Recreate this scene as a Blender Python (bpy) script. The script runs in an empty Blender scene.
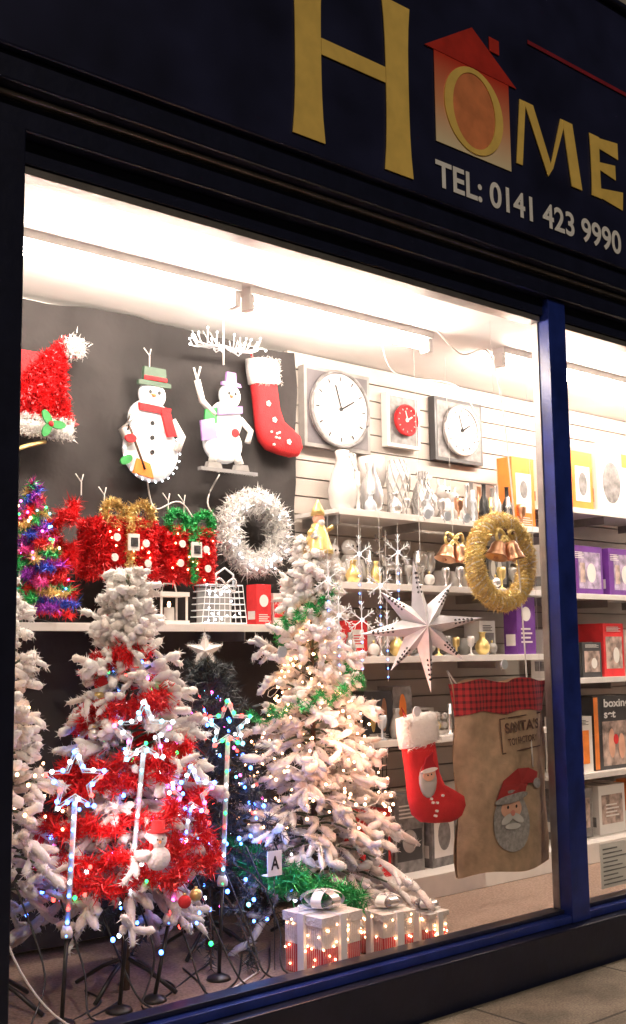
import bpy, math, random
import numpy as np
from mathutils import Vector, Matrix
random.seed(7); rng=np.random.default_rng(11)
sc=bpy.context.scene
sc.view_settings.view_transform='Standard'; sc.view_settings.look='None'; sc.view_settings.exposure=0

# ------------------------------------------------------------------ materials
_m={}
def mat(name,col,rough=.6,metal=0.,emit=0.,ecol=None,var=.15,scale=12.,bump=0.,bscale=60.,trans=0.,spec=.5,sample=True):
    if name in _m: return _m[name]
    m=bpy.data.materials.new(name); m.use_nodes=True; nt=m.node_tree; b=nt.nodes['Principled BSDF']
    b.inputs['Roughness'].default_value=rough; b.inputs['Metallic'].default_value=metal
    b.inputs['Specular IOR Level'].default_value=spec
    tc=nt.nodes.new('ShaderNodeTexCoord')
    if var>0:
        n=nt.nodes.new('ShaderNodeTexNoise'); n.inputs['Scale'].default_value=scale; n.inputs['Detail'].default_value=2
        nt.links.new(tc.outputs['Object'],n.inputs['Vector'])
        r=nt.nodes.new('ShaderNodeValToRGB')
        r.color_ramp.elements[0].position=.3; r.color_ramp.elements[1].position=.7
        r.color_ramp.elements[0].color=tuple(c*(1-var) for c in col)+(1,)
        r.color_ramp.elements[1].color=tuple(min(1,c*(1+var)) for c in col)+(1,)
        nt.links.new(n.outputs['Fac'],r.inputs['Fac']); nt.links.new(r.outputs['Color'],b.inputs['Base Color'])
    else: b.inputs['Base Color'].default_value=tuple(col)+(1,)
    if bump>0:
        n2=nt.nodes.new('ShaderNodeTexNoise'); n2.inputs['Scale'].default_value=bscale; n2.inputs['Detail'].default_value=3
        nt.links.new(tc.outputs['Object'],n2.inputs['Vector'])
        bp=nt.nodes.new('ShaderNodeBump'); bp.inputs['Strength'].default_value=bump; bp.inputs['Distance'].default_value=.01
        nt.links.new(n2.outputs['Fac'],bp.inputs['Height']); nt.links.new(bp.outputs['Normal'],b.inputs['Normal'])
    if emit>0:
        b.inputs['Emission Color'].default_value=tuple(ecol or col)+(1,); b.inputs['Emission Strength'].default_value=emit
        if not sample:
            m.cycles.emission_sampling='NONE'
    _m[name]=m; return m
def nodes(m): return m.node_tree.nodes, m.node_tree.links, m.node_tree.nodes['Principled BSDF']

navy=mat('navy_paint',(.009,.011,.030),.35,bump=.15,bscale=25)
navysign=mat('navy_sign_panel',(.014,.016,.048),.35,var=.4,scale=3)
blue=mat('blue_gloss_paint',(.014,.03,.20),.3,var=.3,scale=8,bump=.1)
alum=mat('aluminium_rail',(.35,.33,.32),.4,metal=.8,bump=.1)
white=mat('white_paint',(.8,.77,.74),.5,var=.04)
ceilm=mat('ceiling_white',(.8,.78,.76),.8,var=.05,scale=4)
slat=mat('slatwall_laminate',(.50,.45,.41),.5,var=.08,scale=5)
groove=mat('slatwall_groove',(.25,.22,.20),.6)
shelfm=mat('shelf_white',(.78,.74,.71),.4,var=.04)
cloth=mat('black_cloth',(.034,.030,.030),.95,var=.35,scale=3,bump=.9,bscale=7)
carpet=mat('beige_carpet',(.34,.24,.19),.95,var=.3,scale=90,bump=.8,bscale=300)
yellow=mat('sign_gold_yellow',(.86,.60,.15),.5,var=.08)
redsign=mat('sign_red',(.5,.03,.02),.5)
signwhite=mat('sign_white',(.85,.85,.85),.5,var=.03)
flock=mat('white_flock',(.86,.84,.82),.95,var=.05,scale=60,bump=.4,bscale=140)
flock2=mat('cream_flock',(.74,.67,.62),.95,var=.12,scale=60,bump=.4,bscale=140)
green=mat('pine_green',(.08,.11,.07),.8,var=.3)
dkgreen=mat('dark_pine',(.022,.032,.036),.5,var=.3)
dkgreen2=mat('dark_pine_tips',(.07,.085,.10),.4,var=.3)
bark=mat('tree_trunk_brown',(.09,.05,.03),.8)
redt=mat('red_tinsel_foil',(.75,.02,.025),.3,metal=.4,var=.3)
greent=mat('green_tinsel_foil',(.03,.38,.10),.3,metal=.4,var=.3)
goldt=mat('gold_tinsel_foil',(.88,.62,.25),.3,metal=.5,var=.3)
whitet=mat('white_tinsel',(.85,.83,.81),.4,var=.05)
silver=mat('silver_foil',(.78,.77,.77),.25,metal=.7,var=.1)
straw=mat('gold_straw',(.92,.64,.30),.3,metal=.5,var=.35,scale=90)
straw2=mat('dark_straw',(.42,.27,.13),.6,var=.3,scale=90)
copper=mat('copper_bell',(.6,.33,.2),.3,metal=.85)
redf=mat('red_felt',(.62,.025,.03),.9,var=.15,bump=.3,bscale=120)
whitef=mat('white_plush',(.85,.83,.8),.95,var=.06,bump=.6,bscale=90)
blackp=mat('black_plastic',(.012,.012,.013),.4)
whitep=mat('white_plastic',(.80,.77,.74),.35,var=.03)
whitec=mat('white_ceramic',(.70,.67,.65),.15,var=.03)
greyc=mat('grey_ceramic',(.28,.27,.26),.3)
orange=mat('orange_card',(.85,.24,.04),.5)
purple=mat('purple_card',(.12,.03,.22),.4)
greycard=mat('grey_card',(.2,.19,.19),.5,var=.4,scale=25)
darkcard=mat('dark_card',(.04,.04,.045),.4)
skin=mat('peach_print',(.75,.42,.3),.8)
beard=mat('grey_beard_print',(.5,.5,.49),.9)
brownc=mat('brown_print',(.12,.06,.04),.7)
clearp=mat('clear_plastic',(.55,.60,.66),.1,var=0)
holly=mat('holly_green',(.03,.25,.06),.6)
glowwhite=mat('lit_white_acrylic',(.80,.80,.80),.4,emit=.2,ecol=(.9,.95,1),sample=False)
acryl=mat('acrylic_star_tube',(.62,.66,.70),.2,emit=.2,ecol=(.8,.9,1),sample=False)
tube=mat('fluorescent_tube',(1,1,1),.4,emit=195,ecol=(1,.84,.71),var=0)
def led(n,c,s): return mat('led_'+n,c,.3,emit=s,ecol=c,var=0,sample=False)
L={'warm':led('warm',(1,.5,.25),16),'red':led('red',(1,.05,.04),9),'green':led('green',(.03,1,.2),5),'blue':led('blue',(.06,.2,1),16),'white':led('white',(.85,.92,1),7),'pink':led('pink',(1,.1,.5),9),'cyan':led('cyan',(.2,.8,1),6)}

# ------------------------------------------------------------------ mesh builder
class MB:
    def __init__(s): s.v=[];s.f=[];s.mi=[];s.mats=[];s.n=0;s.sm=[]
    def slot(s,m):
        if m not in s.mats: s.mats.append(m)
        return s.mats.index(m)
    def add(s,vs,fs,m,smooth=False):
        k=s.slot(m); o=s.n
        s.v.extend([tuple(v) for v in vs]); s.n+=len(vs)
        for f in fs: s.f.append(tuple(i+o for i in f)); s.mi.append(k); s.sm.append(smooth)
    def tris(s,A,m):
        n=len(A); s.add(A.reshape(-1,3).tolist(),[(3*i,3*i+1,3*i+2) for i in range(n)],m)
    def box(s,x0,x1,y0,y1,z0,z1,m,M=None):
        v=[Vector(p) for p in [(x0,y0,z0),(x1,y0,z0),(x1,y1,z0),(x0,y1,z0),(x0,y0,z1),(x1,y0,z1),(x1,y1,z1),(x0,y1,z1)]]
        if M: v=[M@p for p in v]
        s.add(v,[(0,3,2,1),(4,5,6,7),(0,1,5,4),(1,2,6,5),(2,3,7,6),(3,0,4,7)],m)
    def tube(s,pts,r,m,n=6,cap=True,jit=0.):
        pts=[Vector(p) for p in pts]; k=len(pts)
        rr=r if hasattr(r,'__len__') else [r]*k
        vs=[];fs=[]
        for i,p in enumerate(pts):
            t=(pts[min(i+1,k-1)]-pts[max(i-1,0)])
            t=t.normalized() if t.length>1e-9 else Vector((0,0,1))
            a=t.cross(Vector((0,0,1)) if abs(t.z)<.9 else Vector((1,0,0))).normalized(); b=t.cross(a)
            for j in range(n):
                w=2*math.pi*j/n; q=rr[i]*(1+(random.uniform(-jit,jit) if jit else 0)); vs.append(p+(a*math.cos(w)+b*math.sin(w))*q)
        for i in range(k-1):
            for j in range(n):
                fs.append((i*n+j,i*n+(j+1)%n,(i+1)*n+(j+1)%n,(i+1)*n+j))
        if cap: fs.append(tuple(range(n))[::-1]); fs.append(tuple((k-1)*n+j for j in range(n)))
        s.add(vs,fs,m,n>4)
    def lathe(s,c,prof,m,n=20,sx=1,sy=1,M=None):
        vs=[];fs=[];k=len(prof)
        for r,z in prof:
            for j in range(n):
                w=2*math.pi*j/n; p=Vector((r*math.cos(w)*sx,r*math.sin(w)*sy,z))
                if M: p=M@p
                vs.append(p+Vector(c))
        for i in range(k-1):
            for j in range(n): fs.append((i*n+j,i*n+(j+1)%n,(i+1)*n+(j+1)%n,(i+1)*n+j))
        fs.append(tuple(range(n))[::-1]); fs.append(tuple((k-1)*n+j for j in range(n)))
        s.add(vs,fs,m,True)
    def ball(s,c,r,m,n=10,sx=1,sy=1,sz=1):
        k=n//2+1
        s.lathe(c,[(max(1e-4,r*math.sin(math.pi*i/k)),-r*math.cos(math.pi*i/k)*sz) for i in range(k+1)],m,n,sx,sy)
    def disc(s,cx,y,cz,rx,rz,t,m,n=28,rot=0):
        o=[(cx+rx*math.cos(2*math.pi*i/n)*math.cos(rot)-rz*math.sin(2*math.pi*i/n)*math.sin(rot),cz+rx*math.cos(2*math.pi*i/n)*math.sin(rot)+rz*math.sin(2*math.pi*i/n)*math.cos(rot)) for i in range(n)]
        s.prism(o,y,t,m)
    def prism(s,o,y,t,m):
        n=len(o); vs=[(a,y,b) for a,b in o]+[(a,y-t,b) for a,b in o]
        fs=[tuple(range(n)),tuple(range(n,2*n))[::-1]]+[(i,i+n,(i+1)%n+n,(i+1)%n) for i in range(n)]
        s.add(vs,fs,m)
    def pillow(s,o,y,t,m,cx=None,cz=None):
        n=len(o)
        if cx is None: cx=sum(a for a,b in o)/n; cz=sum(b for a,b in o)/n
        vs=[];lv=[(1,0),(.97,.45),(.88,.8),(.65,.97),(.35,1)]
        for k,h in lv: vs+= [(cx+(a-cx)*k,y-t*h,cz+(b-cz)*k) for a,b in o]
        vs.append((cx,y-t,cz)); fs=[tuple(range(n))]
        for l in range(len(lv)-1):
            for i in range(n): fs.append((l*n+i,(l+1)*n+i,(l+1)*n+(i+1)%n,l*n+(i+1)%n))
        l=len(lv)-1
        for i in range(n): fs.append((l*n+i,len(vs)-1,l*n+(i+1)%n))
        s.add(vs,fs,m,True)
    def ring(s,cx,y,cz,R,r,m,n=36,k=8,ax='y'):
        pts=[(cx+R*math.cos(2*math.pi*i/n),y,cz+R*math.sin(2*math.pi*i/n)) for i in range(n+1)]
        s.tube(pts,r,m,k,False)
    def fuzz(s,P,m,ln,w,bias=None,sp=1.0):
        P=np.asarray(P,float); n=len(P); d=rng.normal(size=(n,3)); d/=np.linalg.norm(d,axis=1)[:,None]
        if bias is not None:
            d=d*sp+bias; d/=np.linalg.norm(d,axis=1)[:,None]+1e-9
        q=rng.normal(size=(n,3)); q=np.cross(d,q); q/=np.linalg.norm(q,axis=1)[:,None]+1e-9
        l=(ln*(.6+.7*rng.random(n)))[:,None]
        A=np.stack([P+q*w/2,P-q*w/2,P+d*l],1); s.tris(A,m)
    def fuzzpath(s,pts,m,per_m,ln,w,jit=0.):
        pts=np.asarray(pts,float); seg=np.diff(pts,axis=0); L_=np.linalg.norm(seg,axis=1); tot=L_.sum(); n=max(3,int(tot*per_m))
        i=rng.choice(len(seg),n,p=L_/tot); P=pts[i]+seg[i]*rng.random(n)[:,None]+rng.normal(size=(n,3))*jit
        s.fuzz(P,m,ln,w)
    def make(s,name,parent=None,loc=None,rz=0,bevel=0):
        me=bpy.data.meshes.new(name); me.from_pydata(s.v,[],s.f)
        for m in s.mats: me.materials.append(m)
        me.polygons.foreach_set('material_index',s.mi); me.polygons.foreach_set('use_smooth',s.sm); me.update()
        o=bpy.data.objects.new(name,me); sc.collection.objects.link(o)
        if loc: o.location=loc
        o.rotation_euler[2]=rz
        if parent: o.parent=parent
        if bevel:
            b=o.modifiers.new('bevel','BEVEL'); b.width=bevel; b.segments=2; b.limit_method='ANGLE'
        return o
def empty(name,loc=(0,0,0)):
    e=bpy.data.objects.new(name,None); e.location=loc; sc.collection.objects.link(e); e.empty_display_size=.1; return e
def text(body,name,m,x,y,z,w,h,parent=None,rot=0,ext=.002,bold=0.):
    cu=bpy.data.curves.new(name,'FONT'); cu.body=body; cu.size=1; cu.extrude=0; cu.offset=bold
    t=bpy.data.objects.new(name+'_tmp',cu); sc.collection.objects.link(t); bpy.context.view_layer.update()
    me=bpy.data.meshes.new_from_object(t); bpy.data.objects.remove(t)
    xs=[v.co.x for v in me.vertices]; ys=[v.co.y for v in me.vertices]
    sx=w/(max(xs)-min(xs)); sy=h/(max(ys)-min(ys)); x0=min(xs);y0=min(ys)
    for v in me.vertices:
        a=(v.co.x-x0)*sx; b=(v.co.y-y0)*sy
        v.co=Vector((a*math.cos(rot)-b*math.sin(rot),0,a*math.sin(rot)+b*math.cos(rot)))
    me.materials.clear(); me.materials.append(m)
    o=bpy.data.objects.new(name,me); sc.collection.objects.link(o); o.location=(x,y,z)
    if parent: o.parent=parent
    return o

FZ=.28   # window display floor
# ------------------------------------------------------------------ exterior ground
pv=mat('pavement_concrete',(.24,.20,.155),.75,var=.35,scale=5,bump=.7,bscale=70)
nt,lk,b=nodes(pv)
br=nt.new('ShaderNodeTexBrick'); br.inputs['Scale'].default_value=1; br.inputs['Brick Width'].default_value=.9; br.inputs['Row Height'].default_value=.6; br.inputs['Mortar Size'].default_value=.008
br.inputs['Color1'].default_value=(1,1,1,1); br.inputs['Color2'].default_value=(.8,.8,.8,1); br.inputs['Mortar'].default_value=(.25,.25,.25,1)
sn=nt.new('ShaderNodeTexNoise'); sn.inputs['Scale'].default_value=110; sn.inputs['Detail'].default_value=2
tc=nt.new('ShaderNodeTexCoord'); lk.new(tc.outputs['Object'],br.inputs['Vector']); lk.new(tc.outputs['Object'],sn.inputs['Vector'])
mx=nt.new('ShaderNodeMix'); mx.data_type='RGBA'; mx.blend_type='MULTIPLY'; mx.inputs[0].default_value=1
src=b.inputs['Base Color'].links[0].from_socket; lk.new(src,mx.inputs[6]); lk.new(br.outputs['Color'],mx.inputs[7])
mx2=nt.new('ShaderNodeMix'); mx2.data_type='RGBA'; mx2.blend_type='OVERLAY'; mx2.inputs[0].default_value=.8; lk.new(mx.outputs[2],mx2.inputs[6]); lk.new(sn.outputs['Fac'],mx2.inputs[7]); lk.new(mx2.outputs[2],b.inputs['Base Color'])
asph=mat('asphalt',(.05,.05,.05),.8,var=.3,scale=40,bump=.5,bscale=150)
g=MB(); g.box(-300,300,-300,300,-.5,-.08,asph); g.make('ground')
g=MB(); g.box(-30,30,-4.6,-.14,-.3,.11,pv); g.make('pavement',bevel=.01)
g=MB(); g.box(-30,30,-4.75,-4.603,-.3,.105,mat('kerb_stone',(.3,.29,.27),.8)); g.make('kerb',bevel=.015)
g=MB(); g.box(-30,30,-14,-4.755,-.3,-.02,asph)
for i in range(12): g.box(-28+5*i,-26+5*i,-9.45,-9.35,-.019,-.015,signwhite)
g.make('road')

# ------------------------------------------------------------------ shop building
bld=empty('shop_building')
brick=mat('sandstone_wall',(.2,.12,.09),.9,var=.3,scale=6,bump=.5)
g=MB()
g.box(-8,1.22,-.1,3,-.2,3.3,brick); g.box(7.6,16,-.1,3,-.2,3.3,brick)
g.box(-8,16,-.08,3,3.56,4.98,brick)
g.box(-8,16,-.16,3,4.985,5.1,mat('stone_band',(.32,.3,.27),.8))
g.box(-8,5.0,-.05,3,5.103,8,brick); g.box(6.2,16,-.05,3,5.103,8,brick); g.box(5.0,6.2,-.05,3,6.9,8,brick)
g.make('upper_wall',bld)
g=MB(); g.box(4.98,6.22,-.1,.1,5.104,5.2,white); g.box(5.0,5.06,-.02,.06,5.2,6.9,white); g.box(6.14,6.2,-.02,.06,5.2,6.9,white); g.box(5.57,5.63,-.02,.06,5.2,6.9,white); g.box(5.06,5.57,0,.02,5.2,6.9,darkcard); g.box(5.63,6.14,0,.02,5.2,6.9,darkcard)
g.make('upper_window',bld)
g=MB()
g.box(1.22,7.6,-.13,-.005,-.1,.30,navy); g.box(1.22,1.585,-.13,.05,.302,3.28,navy); g.box(7.2,7.6,-.16,.05,.302,3.28,navy)
g.make('stall_riser_and_pilasters',bld,bevel=.006)
g=MB()
g.box(1.22,7.6,-.10,.06,3.283,3.38,navy); g.box(1.22,7.6,-.12,.05,3.383,3.40,alum); g.box(1.22,7.6,-.17,.05,3.403,3.5,navy)
g.box(1.15,7.7,-.20,-.085,3.503,4.95,navysign)
g.box(1.15,7.7,-.235,-.085,4.953,4.982,navy)
g.make('shutter_housing',bld,bevel=.008)

# window frame
wf=empty('shop_window'); PX0,PX1=4.40,4.535
g=MB()
g.box(1.588,PX0,-.07,.055,.302,.335,blue); g.box(PX1,7.198,-.07,.055,.302,.335,blue)
g.box(1.588,PX0,-.03,.045,.337,.355,navy); g.box(PX1,7.198,-.03,.045,.337,.355,navy)
g.box(PX0,PX1,-.075,.035,.302,3.28,blue)
g.box(PX0-.007,PX0-.002,-.01,.03,.357,3.18,alum); g.box(PX1+.002,PX1+.007,-.01,.03,.357,3.18,alum)
g.box(1.588,PX0,-.04,.055,3.2,3.28,navy); g.box(PX1,7.198,-.04,.055,3.2,3.28,navy)
g.box(1.588,PX0-.012,-.03,.045,3.168,3.198,alum); g.box(PX1+.012,7.198,-.03,.045,3.168,3.198,alum)
g.box(1.588,1.60,-.03,.05,.357,3.166,navy)
g.make('frame',wf,bevel=.004)
gm=bpy.data.materials.new('window_glass'); gm.use_nodes=True; nn=gm.node_tree.nodes; ll=gm.node_tree.links; nn.clear()
o=nn.new('ShaderNodeOutputMaterial'); mxx=nn.new('ShaderNodeMixShader'); tr=nn.new('ShaderNodeBsdfTransparent'); gl=nn.new('ShaderNodeBsdfGlossy'); gl.inputs['Roughness'].default_value=.02
fr=nn.new('ShaderNodeFresnel'); fr.inputs['IOR'].default_value=1.4; tr.inputs['Color'].default_value=(.96,.97,.96,1)
ll.new(fr.outputs[0],mxx.inputs[0]); ll.new(tr.outputs[0],mxx.inputs[1]); ll.new(gl.outputs[0],mxx.inputs[2]); ll.new(mxx.outputs[0],o.inputs[0])
g=MB(); g.add([(1.60,.01,.355),(4.393,.01,.355),(4.393,.01,3.168),(1.60,.01,3.168)],[(0,1,2,3)],gm)
g.add([(4.542,.01,.355),(7.198,.01,.355),(7.198,.01,3.168),(4.542,.01,3.168)],[(0,1,2,3)],gm); g.make('glass_panes',wf)

# ------------------------------------------------------------------ sign lettering
sg=empty('shop_sign'); SY=-.2035
def flare(x,w,z0,z1,fl=1.35,n=8):
    Lp=[];Rp=[]
    for i in range(n+1):
        t=i/n; k=1+(fl-1)*abs(2*t-1)**3; Lp.append((x-w/2*k,z0+(z1-z0)*t)); Rp.append((x+w/2*k,z0+(z1-z0)*t))
    return Lp+Rp[::-1]
g=MB()
T=.004
g.prism(flare(2.745,.135,3.565,4.34,1.25),SY,T,yellow); g.prism(flare(3.245,.135,3.555,4.33,1.25),SY,T,yellow); g.prism([(2.815,3.94),(3.175,3.94),(3.175,4.01),(2.815,4.01)],SY,T,yellow)
g.prism([(4.03,3.83),(4.075,3.83),(4.115,4.16),(4.07,4.16)],SY,T,yellow); g.prism([(4.10,4.16),(4.17,4.16),(4.30,3.88),(4.265,3.83)],SY,T+.001,yellow)
g.prism([(4.27,3.83),(4.31,3.88),(4.425,4.16),(4.385,4.16)],SY,T,yellow); g.prism([(4.40,4.16),(4.48,4.16),(4.54,3.83),(4.455,3.83)],SY,T+.001,yellow)
g.prism(flare(4.665,.075,3.83,4.16,1.15),SY,T,yellow)
g.prism([(4.70,4.10),(4.87,4.085),(4.87,4.175),(4.70,4.155)],SY,T-.001,yellow); g.prism([(4.70,3.985),(4.84,3.965),(4.84,4.045),(4.70,4.025)],SY,T-.001,yellow); g.prism([(4.70,3.835),(4.89,3.815),(4.90,3.915),(4.70,3.885)],SY,T-.001,yellow)
g.make('gold_letters',sg)
hm=mat('sign_house_gradient',(.7,.05,.02),.5)
nt,lk,b=nodes(hm); tc=nt.new('ShaderNodeTexCoord'); sp=nt.new('ShaderNodeSeparateXYZ'); rp=nt.new('ShaderNodeValToRGB'); mr=nt.new('ShaderNodeMapRange')
mr.inputs[1].default_value=3.77; mr.inputs[2].default_value=4.2; lk.new(tc.outputs['Object'],sp.inputs[0]); lk.new(sp.outputs[2],mr.inputs[0]); lk.new(mr.outputs[0],rp.inputs[0])
rp.color_ramp.elements[0].color=(.85,.75,.5,1); rp.color_ramp.elements[1].color=(.6,.04,.02,1); e=rp.color_ramp.elements.new(.45); e.color=(.8,.35,.18,1); lk.new(rp.outputs[0],b.inputs['Base Color'])
g=MB(); g.prism([(3.48,3.775),(3.99,3.775),(3.99,4.20),(3.48,4.20)],SY,.003,hm)
g.prism([(3.42,4.203),(4.05,4.203),(3.74,4.40)],SY,.004,redsign); g.box(3.86,3.93,SY-.004,SY,4.33,4.40,redsign)
g.make('house_motif',sg)
g=MB(); n=40; vs=[];fs=[]
for i in range(n):
    a=2*math.pi*i/n
    for (rx,rz) in ((.20,.205),(.145,.18)):
        for yy in (SY-.003,SY-.009): vs.append((3.735+rx*math.cos(a),yy,3.99+rz*math.sin(a)))
for i in range(n):
    j=(i+1)%n; fs+=[(4*i+1,4*i+3,4*j+3,4*j+1),(4*i,4*i+1,4*j+1,4*j),(4*i+2,4*j+2,4*j+3,4*i+3)]
g.add(vs,fs,yellow); g.disc(3.735,SY-.0035,3.99,.144,.179,.002,mat('sign_orange',(.75,.25,.10),.5)); g.make('letter_o',sg)
text('TEL: 0141 423 9990','phone_number',signwhite,3.47,SY-.002,3.565,1.39,.125,sg,bold=.022)
g=MB(); g.prism([(4.15,4.47),(7.0,4.47),(7.0,4.49),(4.15,4.49)],SY,.003,mat('sign_dark_red',(.25,.015,.03),.5)); g.make('red_stripe',sg)

# ------------------------------------------------------------------ display room
rm=empty('display_room')
g=MB(); g.box(1.3,7.5,.065,1.3,.2,FZ,carpet); g.make('carpet_floor',rm)
g=MB(); g.box(1.3,7.5,.062,1.4,3.205,3.3,ceilm); g.make('ceiling',rm)
g=MB(); g.box(1.25,1.299,.055,1.4,.2,3.3,white); g.box(7.501,7.55,.055,1.4,.2,3.3,white); g.box(1.25,7.55,1.302,1.4,.2,3.3,white); g.make('room_walls',rm)
g=MB(); z=.3
while z<3.19:
    g.box(3.80,7.49,1.225,1.26,z+.004,min(z+.096,3.2),slat); z+=.1
g.box(3.80,7.49,1.252,1.30,.3,3.2,groove)
g.make('slatwall_panel',rm)
g=MB(); nx,nz=100,60; vs=[];fs=[]
for j in range(nz+1):
    for i in range(nx+1):
        x=1.31+(3.83-1.31)*i/nx; zz=.31+(3.19-.31)*j/nz
        y=1.19+.014*math.sin(x*9+zz*2)+.008*math.sin(x*23-zz*5)+.008*math.sin(zz*14+x*6)*math.sin(x*3)+rng.normal()*.0012
        vs.append((x,y,zz+(.012*math.sin(x*5)-.012 if j==nz else 0)))
for j in range(nz):
    for i in range(nx): a=j*(nx+1)+i; fs.append((a,a+1,a+nx+2,a+nx+1))
g.add(vs,fs,cloth,True); g.make('black_backdrop_cloth')
def batten(x0,x1,y,name='fluorescent_light'):
    g=MB(); g.box(x0,x1,y-.04,y+.04,3.17,3.2045,white); g.box(x0,x0+.03,y-.03,y+.03,3.10,3.169,white); g.box(x1-.03,x1,y-.03,y+.03,3.10,3.169,white)
    g.tube([(x0+.03,y,3.13),(x1-.03,y,3.13)],.018,tube,8); g.make(name)
batten(1.75,2.95,.55); batten(3.0,4.2,.55); batten(4.7,5.9,.5); batten(6.0,7.2,.5)

def shelf(name,x0,x1,y0,z,brs=True,m=shelfm):
    g=MB(); g.box(x0,x1,y0,1.20,z-.022,z,m)
    g.box(x0,x1,y0-.006,y0-.001,z-.032,z+.003,m)
    x=x0+.05
    while x<x1 and brs: g.box(x,x+.006,y0+.05,1.2,z-.075,z-.0235,alum); x+=.6
    g.make(name,None,bevel=.002)
shelf('display_shelf',1.4,3.78,.85,1.69)
for z in (2.29,1.91,1.53,1.10): shelf('display_shelf',3.82,5.5,.85,z)
for z in (2.44,1.90,1.38,.80): shelf('display_shelf',5.54,7.3,.85,z)
g=MB(); g.box(3.86,7.3,.8,1.2,.281,.40,shelfm); g.make('base_plinth',bevel=.004)

# ------------------------------------------------------------------ trees
def xtree(cx,cy,z0,z1,R,mats,nb=170,sub=5,nl=.035,nw=.004,perm=900,flocked=True,droop=.15,stand=True,core=.006,pw=.85,low=.16):
    """artificial tree: tapered trunk, drooping limbs, twigs and needle tufts"""
    g=MB(); H=z1-z0
    g.tube([(cx,cy,z0),(cx,cy,z0+H*.5),(cx,cy,z1-.03)],[.018,.013,.004],bark,7)
    if stand:
        for k in range(4):
            a=k*math.pi/2+.5; g.tube([(cx,cy,z0+.12),(cx+.1*math.cos(a),cy+.1*math.sin(a),z0+.08),(cx+.22*math.cos(a),cy+.22*math.sin(a),z0+.008)],.009,blackp,5)
    inner,outer,tip=mats
    Pin=[];Pout=[];Bin=[];Bout=[]
    for i in range(nb):
        t=(i+.5)/nb; t=t**1.1
        zz=z0+H*(low+(.98-low)*t); rad=R*(1-t)**pw+.035
        rad*=.60+.58*random.random(); a=i*2.39996+random.random()*.9
        up=(.1+.75*t)+random.uniform(-.3,.3); D=Vector((math.cos(a),math.sin(a),0)); pts=[]
        for k in range(6):
            u=k/5; pts.append(Vector((cx,cy,zz))+D*rad*u+Vector((0,0,rad*(up*u-(droop+.45)*u*u*(1-t)))))
        g.tube(pts,[.006,.005,.005,.004,.004,.003],bark if not flocked else inner,4)
        tw=[(pts[3],pts[5])]
        for k in range(sub):
            u=random.uniform(.2,.98); idx=min(4,int(u*5)); p=pts[idx].lerp(pts[idx+1],u*5-idx)
            sd=1 if k%2 else -1; S=Vector((-D.y,D.x,0))*sd
            d=(D*.8+S*random.uniform(.3,1.1)+Vector((0,0,random.uniform(-.7,.7)))).normalized(); l=(.045+.30*rad*(1-u*.5))*random.uniform(.6,1.1)
            l=min(l,.11); tw.append((p,p+d*l+Vector((0,0,-.15*l))))
        for p,q in tw:
            l=(q-p).length; n=max(8,int(l*perm)); u=rng.random(n)[:,None]
            P=np.array(p)*(1-u)+np.array(q)*u; dirv=np.array((q-p).normalized())
            B=np.repeat(dirv[None]*.55,n,0); r=np.hypot(P[:,0]-cx,P[:,1]-cy)/max(.05,rad)
            o=(rng.random(n)<(r*1.3+.25)); Pout.append(P[o]);Bout.append(B[o]);Pin.append(P[~o]);Bin.append(B[~o])
            if flocked:
                c=core*random.uniform(.7,1.35); g.tube([p,p.lerp(q,.3),p.lerp(q,.6),p.lerp(q,.85),q+(q-p)*.05],[c*.4,c,c*1.0,c*1.05,c*.4],outer if random.random()<.75 else tip,6,jit=.3)
    g.fuzz(np.concatenate(Pin),inner,nl*1.3,nw,np.concatenate(Bin))
    P=np.concatenate(Pout);B=np.concatenate(Bout); k=rng.random(len(P))<.8
    g.fuzz(P[k],outer,nl,nw,B[k]); g.fuzz(P[~k],tip,nl,nw,B[~k])
    return g
def spiral(cx,cy,z0,z1,R0,R1,turns,n=160,ph=0,wob=.03):
    out=[]
    for i in range(n):
        t=i/(n-1); a=ph+turns*2*math.pi*t; r=(R0+(R1-R0)*t)*(1+.12*math.sin(i*.7)); out.append((cx+r*math.cos(a),cy+r*math.sin(a),z0+(z1-z0)*t+wob*math.sin(i*.9)))
    return out
def lights(g,cx,cy,z0,z1,R,cols,n,r=.0075,pw=.85,lo=.75):
    for i in range(n):
        t=random.random(); rad=(R*(1-t)**pw+.02)*random.uniform(lo,1.03); a=random.uniform(0,2*math.pi)
        p=Vector((cx+rad*math.cos(a),cy+rad*math.sin(a),z0+(z1-z0)*t)); c=random.choice(cols)
        g.ball(p,r*random.uniform(.8,1.2),L[c],6)
cx,cy=3.45,.64
g=xtree(cx,cy,FZ,2.12,.46,(green,flock,flock2),nb=165,sub=7,nl=.027,nw=.0065,perm=520,core=.0145,pw=.95,low=.15); g.make('flocked_christmas_tree')
g=MB(); p=spiral(cx,cy,.70,.52,.42,.43,.22,ph=3.0,n=40); g.fuzzpath(p,greent,5000,.05,.006,.018)
p=spiral(cx,cy,1.25,1.95,.27,.07,1.7,ph=2.6); g.fuzzpath(p,greent,1100,.03,.005,.006)
g.make('green_tinsel_garland')
g=MB(); lights(g,cx,cy,.80,1.75,.39,['warm'],300,.0062); lights(g,cx,cy,.6,1.0,.42,['warm','white'],30,.006)
g.tube(spiral(cx,cy,.8,1.7,.33,.12,5,ph=1),.0018,whitep,4); g.make('fairy_lights')
g=MB(); g.lathe((cx+.02,cy-.03,2.02),[(.075,0),(.07,.02),(.05,.09),(.03,.14),(.01,.15)],goldt,14); g.ball((cx+.02,cy-.035,2.185),.03,skin); g.lathe((cx+.02,cy-.03,2.2),[(.036,0),(.028,.03),(.012,.06),(.003,.08)],goldt,12); g.ball((cx+.02,cy-.05,2.165),.02,whitef)
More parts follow.
